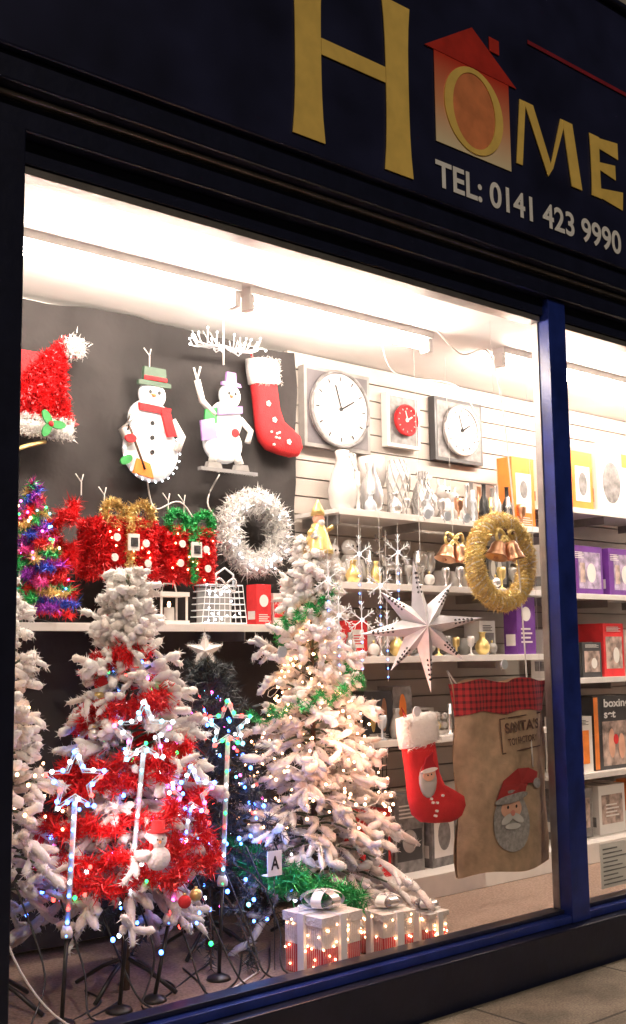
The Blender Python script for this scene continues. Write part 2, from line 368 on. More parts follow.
g.tube([(cx-.02,cy-.04,2.13),(cx-.06,cy-.06,2.11)],.012,goldt); g.tube([(cx+.06,cy-.04,2.13),(cx+.09,cy-.06,2.15)],.012,goldt)
g.fuzzpath([(cx-.06,cy-.03,2.03),(cx+.09,cy-.03,2.03)],goldt,1500,.03,.004); g.fuzzpath([(cx-.02,cy-.07,2.06),(cx+.02,cy-.05,2.16),(cx+.05,cy-.07,2.08)],redt,1200,.015,.004); g.make('tree_topper_figure')
lx,ly=2.38,.52
g=xtree(lx,ly,FZ,1.90,.37,(green,flock,flock2),nb=135,sub=6,nl=.027,nw=.0065,perm=490,core=.0145,pw=.85,low=.24); g.make('flocked_christmas_tree')
g=MB(); p=spiral(lx,ly,.72,1.58,.34,.10,4.2,n=300,ph=3.6,wob=.02); g.fuzzpath(p,redt,2600,.044,.006,.014)
p=spiral(lx,ly,.70,1.3,.32,.17,2.2,n=200,ph=1.5,wob=.02); g.fuzzpath(p,redt,2300,.044,.006,.014); g.make('red_tinsel_garland')
g=MB(); lights(g,lx,ly,.5,1.6,.43,['white','blue','red','pink','green','blue'],130,.008,lo=.85)
for i in range(10):
    t=random.random(); a=random.uniform(2.6,5.2); r_=.40*(1-t)**.85+.03; q=(lx+r_*math.cos(a),ly+r_*math.sin(a),.6+1.0*t); g.ball(q,.024,[redf,silver,goldt][i%3],12); g.lathe((q[0],q[1],q[2]+.022),[(.006,0),(.006,.008)],goldt,8)
g.make('fairy_lights')
def small_snowman(x,y,z,s):
    g=MB(); g.ball((x,y,z),.05*s,whitef,12); g.ball((x,y,z+.07*s),.036*s,whitef,12); g.lathe((x,y,z+.1*s),[(.045*s,0),(.045*s,.006*s),(.027*s,.008*s),(.026*s,.045*s)],redf,12)
    g.ring(x,y,z+.045*s,.033*s,.009*s,redf,16)
    for dx in(-.012,.012): g.ball((x+dx*s-.012*s,y-.033*s,z+.077*s),.004*s,blackp,6)
    g.tube([(x-.012*s,y-.034*s,z+.068*s),(x-.03*s,y-.06*s,z+.066*s)],[.006*s,.001],orange); return g
small_snowman(2.28,.14,.83,.9).make('snowman_ornament')
g=xtree(1.88,.62,FZ,1.84,.27,(green,flock,flock2),nb=95,sub=5,nl=.027,nw=.0065,perm=440,core=.0145,pw=.8,low=.25); g.make('flocked_christmas_tree')
g=MB(); lights(g,1.88,.62,.9,1.6,.25,['warm'],60,.0065); g.make('fairy_lights')
g=xtree(2.96,.78,FZ,1.52,.38,(dkgreen,dkgreen,dkgreen2),nb=130,sub=5,nl=.045,nw=.005,perm=420,flocked=False,pw=.7,low=.2); g.make('dark_christmas_tree')
g=MB(); lights(g,2.96,.78,.45,1.4,.38,['blue','blue','blue','cyan','white','pink','red'],170,.0085,lo=.95); g.make('fairy_lights')
def starpoly(r,r2,n=5,ph=math.pi/2): return [((r if i%2==0 else r2)*math.cos(ph+math.pi*i/n),(r if i%2==0 else r2)*math.sin(ph+math.pi*i/n)) for i in range(2*n)]
def solidstar(g,x,y,z,r,r2,t,m,n=5,m2=None):
    o=starpoly(r,r2,n); k=2*n; vs=[(a,0,b) for a,b in o]+[(0,-t,0),(0,t,0)]
    vs=[(x+a,y+b,z+c) for a,b,c in vs]
    for i in range(k): g.add([vs[i],vs[(i+1)%k],vs[k]],[(0,1,2)],m if (i%2==0 or not m2) else m2)
    for i in range(k): g.add([vs[i],vs[(i+1)%k],vs[k+1]],[(2,1,0)],m)
g=MB(); solidstar(g,0,0,0,.085,.036,.025,whitet); g.fuzzpath([(a,0,b) for a,b in starpoly(.08,.035)+starpoly(.08,.035)[:1]],silver,900,.02,.003); g.make('star_tree_topper',None,(2.93,.77,1.57),-.6)
g=MB(); mc=[redt,greent,mat('purple_tinsel_foil',(.35,.05,.5),.3,metal=.5),mat('pink_tinsel_foil',(.8,.08,.35),.3,metal=.5),goldt,mat('blue_tinsel_foil',(.05,.1,.6),.3,metal=.5)]
tx=2.19
g.tube([(tx,.98,1.69),(tx,.98,2.3)],.008,blackp)
for k in range(3):
    a=k*2.1;g.tube([(tx,.98,1.72),(tx+.09*math.cos(a),.98+.09*math.sin(a),1.695)],.005,blackp)
for i in range(70):
    t=i/70; rad=.18*(1-t)+.02; a=i*2.4; p=(tx,.98,1.75+.56*t); q=(tx+rad*math.cos(a),.98+rad*math.sin(a),1.75+.56*t-.02)
    g.fuzzpath([p,q],mc[i%6],1500,.035,.005,.004)
lights(g,tx,.98,1.78,2.3,.18,['pink','blue','green','warm','cyan'],45,.006); g.make('tinsel_christmas_tree')
g=MB(); g.fuzzpath(spiral(2.34,1.02,1.8,2.2,.06,.05,2,n=60),redt,3000,.045,.005,.01); g.fuzzpath(spiral(2.05,.95,1.72,1.95,.06,.04,2,n=60),greent,2200,.04,.005,.01); g.make('red_tinsel_garland')

# ------------------------------------------------------------------ wall decorations
g=MB(); HX=-.045
for i in range(30):
    t=i/29; w=.155*(1-t)**.9+.012; x=2.30+HX+.13*t*t; z=2.60+.36*t
    g.fuzzpath([(x-w,1.09,z),(x+w,1.09,z)],redt,2400,.028,.006,.010)
g.box(2.2+HX,2.42+HX,1.10,1.12,2.6,2.9,redf)
g.tube([(2.15+HX,1.08,2.56),(2.46+HX,1.08,2.56)],.028,whitef,10)
for dz in (0,.03,.06): g.fuzzpath([(2.15+HX,1.07,2.53+dz),(2.46+HX,1.07,2.53+dz)],whitet,3800,.022,.006,.008)
g.ball((2.465+HX,1.07,2.94),.035,whitef,12)
P=rng.normal(size=(1100,3))*.02+np.array([2.465+HX,1.065,2.94]); g.fuzz(P,whitet,.028,.005)
for a in (0,2.1,4.2): g.disc(2.33+HX+.035*math.cos(a),1.025,2.565+.03*math.sin(a),.038,.019,.01,holly,12,rot=a)
g.ball((2.33+HX,1.02,2.565),.014,redf); g.make('tinsel_santa_hat')
def ell(g,x,z,rx,rz,m,y,t=.014,rot=0): g.disc(x,y,z,rx,rz,t,m,26,rot)
def pell(g,x,z,rx,rz,m,y,t=.03): g.pillow([(x+rx*math.cos(k*.2618),z+rz*math.sin(k*.2618)) for k in range(24)],y,t,m)
hatgreen=mat('hat_green_print',(.05,.09,.06),.6)
g=MB(); X=2.86
pell(g,X,2.52,.155,.15,glowwhite,1.12); pell(g,X-.01,2.67,.12,.10,glowwhite,1.117); pell(g,X,2.79,.075,.07,glowwhite,1.113)
g.prism([(X-.09,2.83),(X+.09,2.83),(X+.09,2.85),(X+.065,2.855),(X+.06,2.92),(X-.06,2.92),(X-.065,2.855),(X-.09,2.85)],1.10,.022,hatgreen)
g.prism([(X-.064,2.856),(X+.064,2.856),(X+.062,2.875),(X-.062,2.875)],1.077,.005,redf)
g.prism([(X-.09,2.74),(X+.09,2.73),(X+.085,2.70),(X-.085,2.705)],1.09,.014,redf); g.prism([(X+.03,2.72),(X+.08,2.72),(X+.12,2.60),(X+.07,2.59)],1.088,.016,redf)
for dx in(-.025,.025): ell(g,X+dx,2.80,.008,.01,blackp,1.083,.004)
g.tube([(X,1.085,2.785),(X-.04,1.05,2.78)],[.01,.002],orange)
for k in range(3): ell(g,X-.01,2.65-.07*k,.011,.011,blackp,1.088,.005)
g.tube([(X-.11,1.1,2.68),(X-.17,1.09,2.60),(X-.13,1.09,2.53)],.02,whitef,8); g.tube([(X+.11,1.1,2.68),(X+.16,1.09,2.60),(X+.13,1.09,2.53)],.02,whitef,8)
g.tube([(X-.14,1.08,2.62),(X-.06,1.07,2.42)],.006,bark); g.prism([(X-.10,2.47),(X-.03,2.45),(X-.01,2.38),(X-.12,2.40)],1.085,.014,orange)
ell(g,X-.14,2.56,.03,.02,redf,1.075,.012); ell(g,X-.15,2.46,.035,.02,holly,1.095,.01,.5)
for k in range(26):
    a=k*.2417; g.ball((X+.156*math.cos(a),1.1,2.52+.151*math.sin(a)),.005,L['white'],6)
g.make('snowman_light_plaque')
g=MB(); X=3.28; pur=mat('lilac_print',(.45,.25,.6),.6)
pell(g,X+.02,2.72,.10,.105,glowwhite,1.12); pell(g,X,2.60,.12,.10,glowwhite,1.117); pell(g,X+.04,2.85,.065,.065,glowwhite,1.113)
g.prism([(X-.02,2.90),(X+.1,2.90),(X+.095,2.915),(X+.07,2.92),(X+.065,2.97),(X+.01,2.97),(X+.005,2.92),(X-.02,2.915)],1.10,.016,pur)
g.prism([(X-.05,2.78),(X+.10,2.80),(X+.10,2.765),(X-.05,2.74)],1.09,.014,pur); g.prism([(X-.12,2.76),(X-.05,2.78),(X-.05,2.70),(X-.13,2.66)],1.10,.012,holly)
g.prism([(X-.15,2.70),(X-.07,2.72),(X-.05,2.62),(X-.14,2.60)],1.098,.012,pur); ell(g,X+.06,2.66,.022,.022,redf,1.088,.006)
g.tube([(X-.06,1.1,2.74),(X-.14,1.09,2.80),(X-.17,1.09,2.90)],.016,whitef,8); g.tube([(X+.10,1.1,2.74),(X+.16,1.09,2.68),(X+.14,1.09,2.62)],.016,whitef,8)
g.tube([(X-.17,1.09,2.9),(X-.19,1.09,2.96)],.005,whitef);g.tube([(X-.17,1.09,2.9),(X-.15,1.09,2.97)],.005,whitef)
for dx in (-.06,.07):
    g.tube([(X+dx,1.1,2.56),(X+dx*1.3,1.09,2.50)],.022,whitef,8); g.prism([(X+dx*1.3-.04,2.47),(X+dx*1.3+.05,2.47),(X+dx*1.3+.04,2.50),(X+dx*1.3-.03,2.50)],1.105,.03,greyc)
g.box(X-.16,X+.19,1.07,1.10,2.45,2.468,silver)
for dx in(-.02,.02): ell(g,X+.04+dx,2.86,.007,.009,blackp,1.083,.004)
g.tube([(X+.04,1.085,2.845),(X+.0,1.05,2.84)],[.009,.002],orange); g.make('snowman_light_plaque')
SO=[(.0,1.0),(.5,1.0),(.52,.75),(.54,.5),(.62,.36),(.82,.27),(.98,.19),(1.0,.09),(.9,.01),(.7,.0),(.45,.03),(.2,.08),(.06,.17),(.02,.32),(.02,.55),(.0,.8)]
def stocking(name,x,y,z,w,h,rot,face=True,t=.05):
    g=MB(); g.pillow([((a-.35)*w,(b-1)*h) for a,b in SO],0,t,redf,(.27-.35)*w,-.6*h)
    g.pillow([((a-.35)*w,(b-1)*h) for a,b in [(-.05,1.03),(.25,1.05),(.55,1.03),(.57,.9),(.56,.76),(.25,.74),(-.04,.76),(-.06,.9)]],-.002,t+.014,whitef)
    P=np.stack([rng.uniform(-.4*w,.2*w,900),np.full(900,-t-.01),rng.uniform(-.25*h,.03*h,900)],1); g.fuzz(P,whitef,.016,.003)
    g.tube([(-.3*w,-.02,.02*h),(-.33*w,-.02,.12*h),(-.26*w,-.02,.02*h)],.004,redf,5)
    if face:
        g.pillow([(-.08*w+.15*w*math.cos(k*.4),-.55*h+.16*h*math.sin(k*.4)) for k in range(16)],-t+.002,.012,beard); g.disc(-.08*w,-t-.008,-.5*h,.10*w,.055*h,.006,skin,16)
        g.prism([(-.21*w,-.46*h),(.06*w,-.46*h),(.0,-.38*h),(.02*w,-.31*h),(-.1*w,-.35*h)],-t-.004,.01,mat('dark_red_felt',(.35,.01,.02),.9)); g.disc(-.08*w,-t-.012,-.46*h,.14*w,.02*h,.006,whitef,16)
        for dx in(-.03,.03): g.disc((-.08+dx)*w,-t-.014,-.5*h,.008*w,.008*h,.003,blackp,8)
    else:
        for a,b_ in ((-.12,-.45),(-.02,-.62),(.25,-.85)):
            for q in range(5): g.disc(a*w+.03*w*math.cos(q*1.257),-t-.002,b_*h+.03*w*math.sin(q*1.257),.02*w,.02*w,.004,whitef,8)
    for k in range(6):
        a=random.uniform(.1,.5); b=random.uniform(.12,.3); g.disc((a-.35)*w,-t*.9,(b-1)*h,.02*w,.012*h,.012,whitef,8)
    o=g.make(name,None,(x,y,z)); o.rotation_euler[1]=rot; return o
stocking('christmas_stocking',3.57,1.14,3.07,.31,.50,math.radians(-6),False)
stocking('christmas_stocking',3.66,.16,1.265,.37,.49,math.radians(-6),True,.045)
g=MB()
for i in range(22):
    a=math.pi*(i/21); l=.21*(.8+.3*random.random()); pts=[(3.22+math.cos(a)*l*math.sin(u*1.6),1.02-.08*math.sin(i)*u,2.98+(1-u)*.10+.17*u*u*(.5+.5*random.random())) for u in (0,.3,.6,.8,1)]
    g.tube(pts,.003,glowwhite,4); g.ball(pts[-1],.006,L['white'],6); g.tube([pts[2],(pts[2][0]+.04*math.cos(a+.6),pts[2][1],pts[2][2]+.05)],.002,glowwhite,4)
g.tube([(3.22,1.02,2.98),(3.22,1.02,3.204)],.005,whitep); g.make('twig_light')
def tgift(x,y,z,w,h,bm):
    g=MB(); d=w*.6
    for k in range(16):
        zz=z+h*(k+.5)/16; g.fuzzpath([(x-w/2,y-d/2,zz),(x+w/2,y-d/2,zz)],redt,1900,.03,.006,.008); g.fuzzpath([(x-w/2,y-d/2,zz),(x-w/2,y+d/2,zz)],redt,1500,.03,.006,.008)
    for k in range(6): g.fuzzpath([(x-w/2,y-d/2+d*k/5,z+h),(x+w/2,y-d/2+d*k/5,z+h)],redt,1400,.025,.006,.006)
    g.box(x-w/2+.015,x+w/2-.015,y-d/2+.015,y+d/2-.01,z,z+h-.01,mat('dark_red_mesh',(.3,.01,.015),.7))
    g.fuzzpath([(x,y-d/2-.02,z),(x,y-d/2-.02,z+h+.01),(x,y+d/2,z+h+.01)],bm,4000,.022,.005,.012)
    for sx in(-1,1):
        lp=[(x+sx*.12*(math.sin(t)),y-d/2,z+h+.03+.05*math.sin(2*t)) for t in np.linspace(0,math.pi*.95,14)]; g.fuzzpath(lp,bm,4600,.028,.006,.008)
    for i in range(14):
        g.ball((x+random.uniform(-w/2,w/2),y-d/2-.02,z+random.uniform(0,h)),.0045,L['warm'],6)
    for i,(a,b) in enumerate(((-.08,.08),(.07,.15),(.08,.06),(-.07,.17))): g.disc(x+a*w/.27,y-d/2-.03,z+b,.018,.018,.006,whitet,10)
    g.box(x-.028,x+.028,y-d/2-.055,y-d/2-.045,z+h*.45,z+h*.75,whitet); g.box(x-.018,x+.018,y-d/2-.058,y-d/2-.0555,z+h*.52,z+h*.68,darkcard)
    g.make('tinsel_gift_box')
tgift(2.645,1.05,1.905,.29,.25,goldt); tgift(2.99,1.05,1.895,.26,.24,greent)
for x,z in ((2.62,2.28),(2.97,2.28),(3.06,2.28),(2.14,3.0),(2.86,2.98),(2.5,2.33)):
    g=MB(); g.tube([(x-.02,1.15,z+.05),(x,1.13,z+.01),(x+.02,1.15,z+.05)],.003,whitep,4); g.tube([(x,1.13,z+.01),(x,1.13,z-.05)],.003,whitep,4); g.make('cable_tie_hook')
def wreath(x,y,z,R,r,mm,n,ln,w,m2=None,core=None):
    g=MB(); g.ring(x,y,z,R,r*.6,core or mm,40,8)
    a=rng.random(n)*2*math.pi; q=rng.random(n)*2*math.pi; rr=r*np.sqrt(rng.random(n))
    P=np.stack([x+(R+rr*np.cos(q))*np.cos(a),y+rr*np.sin(q),z+(R+rr*np.cos(q))*np.sin(a)],1)
    k=rng.random(n)<.8; g.fuzz(P[k],mm,ln,w); g.fuzz(P[~k],m2 or mm,ln,w); return g
g=wreath(3.43,1.05,2.16,.16,.062,whitet,6500,.042,.007,silver)
for i in range(40):
    a=random.uniform(0,6.28); g.ball((3.43+.165*math.cos(a)*random.uniform(.8,1.25),.99,2.16+.165*math.sin(a)*random.uniform(.8,1.25)),.005,L['white'],6)
g.make('white_tinsel_wreath')
def bell(g,x,y,z,s,tilt,m):
    M=Matrix.Rotation(tilt,4,'Y'); g.lathe((x,y,z),[(.004,.0),(.03*s,-.008*s),(.045*s,-.03*s),(.052*s,-.07*s),(.066*s,-.10*s),(.075*s,-.115*s),(.07*s,-.116*s),(.05*s,-.07*s)],m,18,M=M); g.ball(M@Vector((0,0,-.12*s))+Vector((x,y,z)),.014*s,m,8)
def bellbow(g,x,y,z,s):
    bell(g,x-.04*s,y-.02,z,.9*s,.35,copper); bell(g,x+.035*s,y-.03,z+.005,.95*s,-.25,copper)
    for sx in(-1,1):
        lp=[(x+sx*.08*s*math.sin(t),y-.03,z+.03*s+.035*s*math.sin(2*t)) for t in np.linspace(0,math.pi,12)]; g.tube(lp,.010*s,goldt,6)
        g.tube([(x,y-.03,z+.02*s),(x+sx*.06*s,y-.035,z-.05*s)],[.006,.01],goldt,6)
    for i in range(7): g.ball((x+random.uniform(-.07,.07)*s,y-.03,z+random.uniform(.01,.06)*s),.014*s,bark if i%2 else goldt,8)
def goldwreath(x,y,z,R,r):
    g=MB(); g.ring(x,y,z,R,r*.7,straw2,40,8)
    for k in range(14):
        pts=[]; rk=r*random.uniform(.72,.98)
        for i in range(151):
            a=2*math.pi*i/150; ph=a*14+k*2*math.pi/14; rj=rk*(1+.07*math.sin(i*1.3+k)); pts.append((x+(R+rj*math.cos(ph))*math.cos(a),y+rj*math.sin(ph),z+(R+rj*math.cos(ph))*math.sin(a)))
        g.tube(pts,r*.10,straw if k%5 else whitet,5,False); g.fuzzpath(pts,goldt,650,.022,.0045,.004)
    bellbow(g,x-.02,y-.02,z+R*.50,.85)
    g.tube([(x,y,z+R),(x,y+.02,3.2)],.0012,whitep,4); return g
goldwreath(4.27,.17,1.985,.195,.046).make('gold_wreath')
g=MB(); bellbow(g,4.60,.80,2.14,.9); g.tube([(4.60,.78,2.18),(4.60,.8,3.2)],.0012,whitep,4); g.make('hanging_bells')

# ------------------------------------------------------------------ left shelf items
g=MB(); x=2.87;y=.97; g.box(x-.08,x+.08,y-.05,y+.05,1.691,1.71,white); g.box(x-.08,x+.08,y-.05,y+.05,1.82,1.84,white)
for a in(-.072,.066):
    for b_ in (-.045,.04): g.box(x+a,x+a+.008,y+b_,y+b_+.008,1.711,1.819,white)
g.lathe((x,y,1.711),[(.025,0),(.025,.06),(.003,.062)],whitec,12); g.ball((x,y,1.785),.009,L['warm'],6,sz=1.6); g.tube([(x-.04,y,1.841),(x-.03,y,1.88),(x+.03,y,1.88),(x+.04,y,1.841)],.004,white); g.make('candle_lantern')
g=MB(); x=3.15; y=.97
for k in range(7):
    zz=1.70+.03*k; w=.13-.004*k; g.tube([(x-w,y-.05,zz),(x+w,y-.05,zz),(x+w,y+.05,zz),(x-w,y+.05,zz),(x-w,y-.05,zz)],.0025,glowwhite,4)
for i in range(9): g.tube([(x-.13+.0325*i,y-.05,1.70),(x-.106+.0265*i,y-.05,1.88)],.002,glowwhite,4)
g.box(x-.1,x+.1,y+.03,y+.04,1.70,1.87,greyc); g.tube([(x-.05,y-.05,1.88),(x-.05,y-.05,1.93),(x,y-.05,1.96),(x+.05,y-.05,1.93),(x+.05,y-.05,1.88)],.005,glowwhite)
for i in range(26): g.ball((x+random.uniform(-.12,.12),y-.055,random.uniform(1.70,1.88)),.005,L['white'],6)
for sx in(-1,1): g.tube([(x+sx*.06*math.sin(t),y-.06,1.88+.03*math.sin(2*t)) for t in np.linspace(0,math.pi,10)],.006,silver,6)
g.make('wire_gift_bag_light')
def card(name,x,y,z,w,h,d,base,parts=(),rz=0):
    """printed carton: body + panels/discs proud of the front; parts=(kind,cx,cz,rw,rh,mat) in unit coords"""
    g=MB(); g.box(-w/2,w/2,-d/2,d/2,0,h,base)
    g.box(-w*.08,w*.08,-d/2+.002,d/2-.002,h+.0002,h+.001,clearp)
    g.box(-w/2-.001,-w/2-.0002,-d*.35,d*.35,h*.15,h*.35,whitep if base is not whitep else greycard)
    for i,(k,a,b_,rw,rh,m) in enumerate(parts):
        yy=-d/2-.0003-.0006*i; A=(a-.5)*w; B=b_*h
        if k=='r': g.box(A-rw*w/2,A+rw*w/2,yy-.0012,yy,B-rh*h/2,B+rh*h/2,m)
        elif k=='d': g.disc(A,yy,B,rw*w/2,rh*h/2,.0012,m,20)
        elif k=='t':
            for q in range(4): g.box(A-rw*w/2,A+rw*w/2*(1-.3*(q%2)),yy-.0012,yy,B+rh*h*(q/4-.5),B+rh*h*(q/4-.5)+rh*h*.1,m)
    return g.make(name,None,(x,y,z),rz)
card('christmas_decoration_box',3.40,.98,1.691,.09,.2,.08,redf,[('d',.5,.6,.6,.3,whitet),('t',.5,.2,.7,.2,whitet)])
card('christmas_decoration_box',3.52,1.0,1.691,.09,.16,.08,whitep,[('r',.5,.5,.9,.5,redf),('d',.5,.5,.5,.3,goldt)])
card('christmas_decoration_box',2.62,1.0,1.691,.10,.10,.08,redf,[('d',.5,.5,.6,.6,goldt)])
card('christmas_decoration_box',3.64,1.0,1.691,.11,.22,.08,redf,[('r',.5,.5,.7,.5,whitep),('d',.5,.5,.4,.3,holly)])

# ------------------------------------------------------------------ clocks on slatwall
def clockbox(x0,x1,z0,z1,frame,inner,face,rim,hand,R):
    g=MB(); y=1.20; x=(x0+x1)/2; z=(z0+z1)/2
    g.box(x0,x1,y-.03,y+.02,z0,z1,frame); g.box(x0+.02,x1-.02,y-.032,y-.031,z0+.02,z1-.02,inner)
    g.disc(x,y-.033,z,R,R,.02,face,40); g.ring(x,y-.055,z,R,.010,rim,40,8); g.disc(x,y-.0535,z,R*.92,R*.92,.002,face,36)
    for k in range(12):
        a=k*math.pi/6; c,s=math.cos(a),math.sin(a); g.tube([(x+c*R*.76,y-.058,z+s*R*.76),(x+c*R*.86,y-.058,z+s*R*.86)],.0035,hand,4)
    g.tube([(x,y-.06,z),(x+R*.45,y-.06,z+R*.25)],.005,hand,5); g.tube([(x,y-.062,z),(x-R*.2,y-.062,z+R*.62)],.0035,hand,5); g.disc(x,y-.0555,z,.012,.012,.006,hand,10); g.make('wall_clock')
clockbox(3.87,4.36,2.67,3.12,greyc,mat('grey_print',(.12,.11,.12),.5),mat('clock_face_silver',(.5,.48,.48),.3),greycard,blackp,.212)
clockbox(4.50,4.77,2.74,3.06,whitep,greycard,redf,redf,whitep,.085)
clockbox(4.90,5.33,2.70,3.09,darkcard,greycard,_m['clock_face_silver'],silver,blackp,.15)

# ------------------------------------------------------------------ ceramics
VP=[[(.04,0),(.06,.03),(.07,.10),(.05,.18),(.025,.24),(.035,.28),(.03,.285)],
[(.05,0),(.045,.02),(.02,.06),(.02,.1),(.06,.16),(.07,.22),(.065,.29),(.06,.292)],
[(.05,0),(.055,.05),(.05,.12),(.06,.2),(.045,.3),(.04,.302)],
[(.03,0),(.07,.04),(.08,.09),(.06,.14),(.03,.17),(.03,.22),(.045,.24)],
[(.045,0),(.05,.01),(.012,.03),(.012,.10),(.04,.13),(.05,.2),(.045,.24)],
[(.04,0),(.04,.01),(.012,.02),(.018,.05),(.010,.08),(.018,.11),(.010,.15),(.026,.17),(.018,.175),(.017,.25),(.002,.255)]]
def vase(x,y,z,k,s,m,name='ceramic_vase',ribs=0):
    g=MB(); g.lathe((x,y,z),[(r*s,h*s) for r,h in VP[k]],m,18)
    if ribs:
        for j in range(10):
            a=j*.628; g.tube([(x+r*s*1.02*math.cos(a+h*7),y+r*s*1.02*math.sin(a+h*7),z+h*s) for r,h in VP[k]],.005,m,5); g.tube([(x+r*s*1.02*math.cos(a-h*7),y+r*s*1.02*math.sin(a-h*7),z+h*s) for r,h in VP[k]],.005,greyc,5)
    g.make(name)
for i,(x,k,s,r) in enumerate([(3.95,0,1.15,0),(4.06,2,1.1,1),(4.16,0,1.0,0),(4.25,1,1.15,0),(4.36,2,1.05,1),(4.46,1,1.0,0),(4.56,0,.95,1),(4.67,3,1.1,0)]): vase(x,.96+.09*(i%2),2.29,k,s,whitec if i not in(2,6) else silver,ribs=r)
def figurine(x,y,z,s,m,ears=True,name='ceramic_figurine'):
    g=MB(); g.lathe((x,y,z),[(.05*s,0),(.065*s,.03*s),(.06*s,.09*s),(.04*s,.14*s),(.02*s,.16*s)],m,16); g.ball((x-.012*s,y-.01,z+.18*s),.042*s,m,12)
    for sx in (-1,1):
        if ears: g.tube([(x-.012*s+sx*.02*s,y,z+.2*s),(x-.012*s+sx*.032*s,y,z+.26*s)],[.013*s,.004*s],m,7)
        g.tube([(x+sx*.045*s,y-.03*s,z+.12*s),(x+sx*.05*s,y-.06*s,z+.03*s)],[.015*s,.012*s],m,7); g.ball((x-.012*s+sx*.015*s,y-.05*s,z+.185*s),.006*s,blackp,6)
    g.ball((x-.012*s,y-.05*s,z+.17*s),.012*s,m,8); g.make(name)
for x,s in ((4.79,1.0),(4.88,.85)): figurine(x,1.02,2.29,s,whitec)
for i,x in enumerate((4.96,5.01,5.07,5.12,5.18,5.24,5.28)):
    g=MB(); mm=[greyc,silver,blackp,copper,silver,greyc,blackp][i]; g.lathe((x,.95+.08*(i%2),2.29),[(.03,0),(.034,.05),(.03,.14),(.012,.18),(.012,.24),(.016,.245)],mm,14); g.ring(x,.95+.08*(i%2),2.42,.014,.004,whitec,12); g.make('glass_bottle')
card('orange_gift_box',5.43,1.0,2.291,.21,.44,.12,orange,[('r',.5,.5,.7,.55,whitep),('d',.5,.55,.35,.25,greycard),('t',.5,.12,.7,.12,whitep)])
def reindeer(x,y,z,s,m):
    g=MB(); g.tube([(x-.06*s,y,z+.11*s),(x,y,z+.12*s),(x+.06*s,y,z+.115*s)],[.02*s,.032*s,.026*s],m,10)
    for dx in (-.05,.055):
        for dy in (-.014,.014): g.tube([(x+dx*s,y+dy*s,z+.11*s),(x+dx*s*1.1,y+dy*s,z+.055*s),(x+dx*s*1.02,y+dy*s,z+.001)],[.013*s,.008*s,.006*s],m,7)
    g.tube([(x-.055*s,y,z+.12*s),(x-.085*s,y,z+.19*s)],[.02*s,.013*s],m,8); g.tube([(x-.078*s,y,z+.20*s),(x-.125*s,y,z+.185*s)],[.018*s,.008*s],m,8); g.tube([(x+.08*s,y,z+.125*s),(x+.095*s,y,z+.14*s)],.006*s,m,6)
    for sy_ in(-1,1):
        g.tube([(x-.08*s,y+.008*s*sy_,z+.21*s),(x-.07*s,y+.03*s*sy_,z+.25*s),(x-.085*s,y+.045*s*sy_,z+.30*s)],.0045*s,m,5); g.tube([(x-.07*s,y+.03*s*sy_,z+.25*s),(x-.10*s,y+.035*s*sy_,z+.275*s)],.004*s,m,5)
    g.make('reindeer_ornament')
for i,x in enumerate((3.93,4.05,4.17)): figurine(x,1.02,1.91,1.1 if i%2 else .95,whitec if i!=2 else greyc,i%2==0)
reindeer(4.34,1.0,1.911,.95,silver); reindeer(4.55,1.03,1.911,.85,whitec)
def mug(x,y,z,m,s=1.):
    g=MB(); g.lathe((x,y,z),[(.034*s,0),(.04*s,.01*s),(.042*s,.09*s),(.038*s,.09*s),(.036*s,.015*s)],m,18); g.tube([(x+.04*s,y,z+.075*s),(x+.068*s,y,z+.065*s),(x+.066*s,y,z+.03*s),(x+.04*s,y,z+.02*s)],.006*s,m,6); g.make('ceramic_mug')
for x in (4.82,4.93,5.04): mug(x,1.08,1.91,whitec,1.2)
for x in (4.66,4.73,5.33,5.4): vase(x,1.09,1.91,4,.9,silver,'silver_goblet')
card('glassware_box',5.2,1.05,1.911,.2,.26,.15,darkcard,[('r',.5,.5,.8,.7,greycard),('d',.3,.5,.2,.4,whitep),('d',.6,.5,.2,.4,whitep)])
card('red_christmas_box',4.02,1.0,1.531,.14,.19,.12,redf,[('r',.5,.5,.6,.5,whitet),('t',.5,.5,.4,.3,redf)])
vase(4.18,1.05,1.53,3,.8,whitec); reindeer(4.38,1.05,1.531,.9,whitec); vase(4.53,1.07,1.53,0,.8,silver); vase(4.66,1.07,1.53,3,.85,whitec); figurine(4.76,1.06,1.53,.85,greyc)
for x in (4.86,4.97): mug(x,1.06,1.53,greyc,1.1)
for zs,n in ((2.29,11),(1.91,15),(1.53,15),(1.10,11)):
    for i in range(n):
        x=3.92+(5.42-3.92)*(i+random.uniform(.2,.8))/n; k=random.choice([0,3,4,4,5,5,'b']); m_=random.choice([silver,silver,greyc,whitec,goldt,copper,clearp]); y_=.895+random.uniform(0,.03)
        if zs==1.53 and x>5.12: continue
        if k=='b':
            g=MB(); g.lathe((x,y_,zs),[(.018,0),(.02,.006),(.012,.01)],m_,12); g.ball((x,y_,zs+.04),.032,m_,14); g.tube([(x,y_,zs+.07),(x,y_,zs+.085)],.006,goldt,6); g.make('bauble_ornament')
        else: vase(x,y_,zs,k,random.uniform(.42,.62) if k!=5 else random.uniform(.6,.9),m_,'candlestick' if k==5 else ('silver_goblet' if k==4 else 'small_ornament_vase'))
card('candle_gift_box',5.12,1.06,1.531,.14,.2,.12,whitep,[('r',.5,.4,.8,.5,greycard),('t',.5,.8,.6,.2,darkcard)])
card('purple_box',5.32,.92,1.531,.17,.34,.1,purple,[('d',.5,.7,.5,.25,whitep),('t',.5,.35,.6,.3,whitep)])
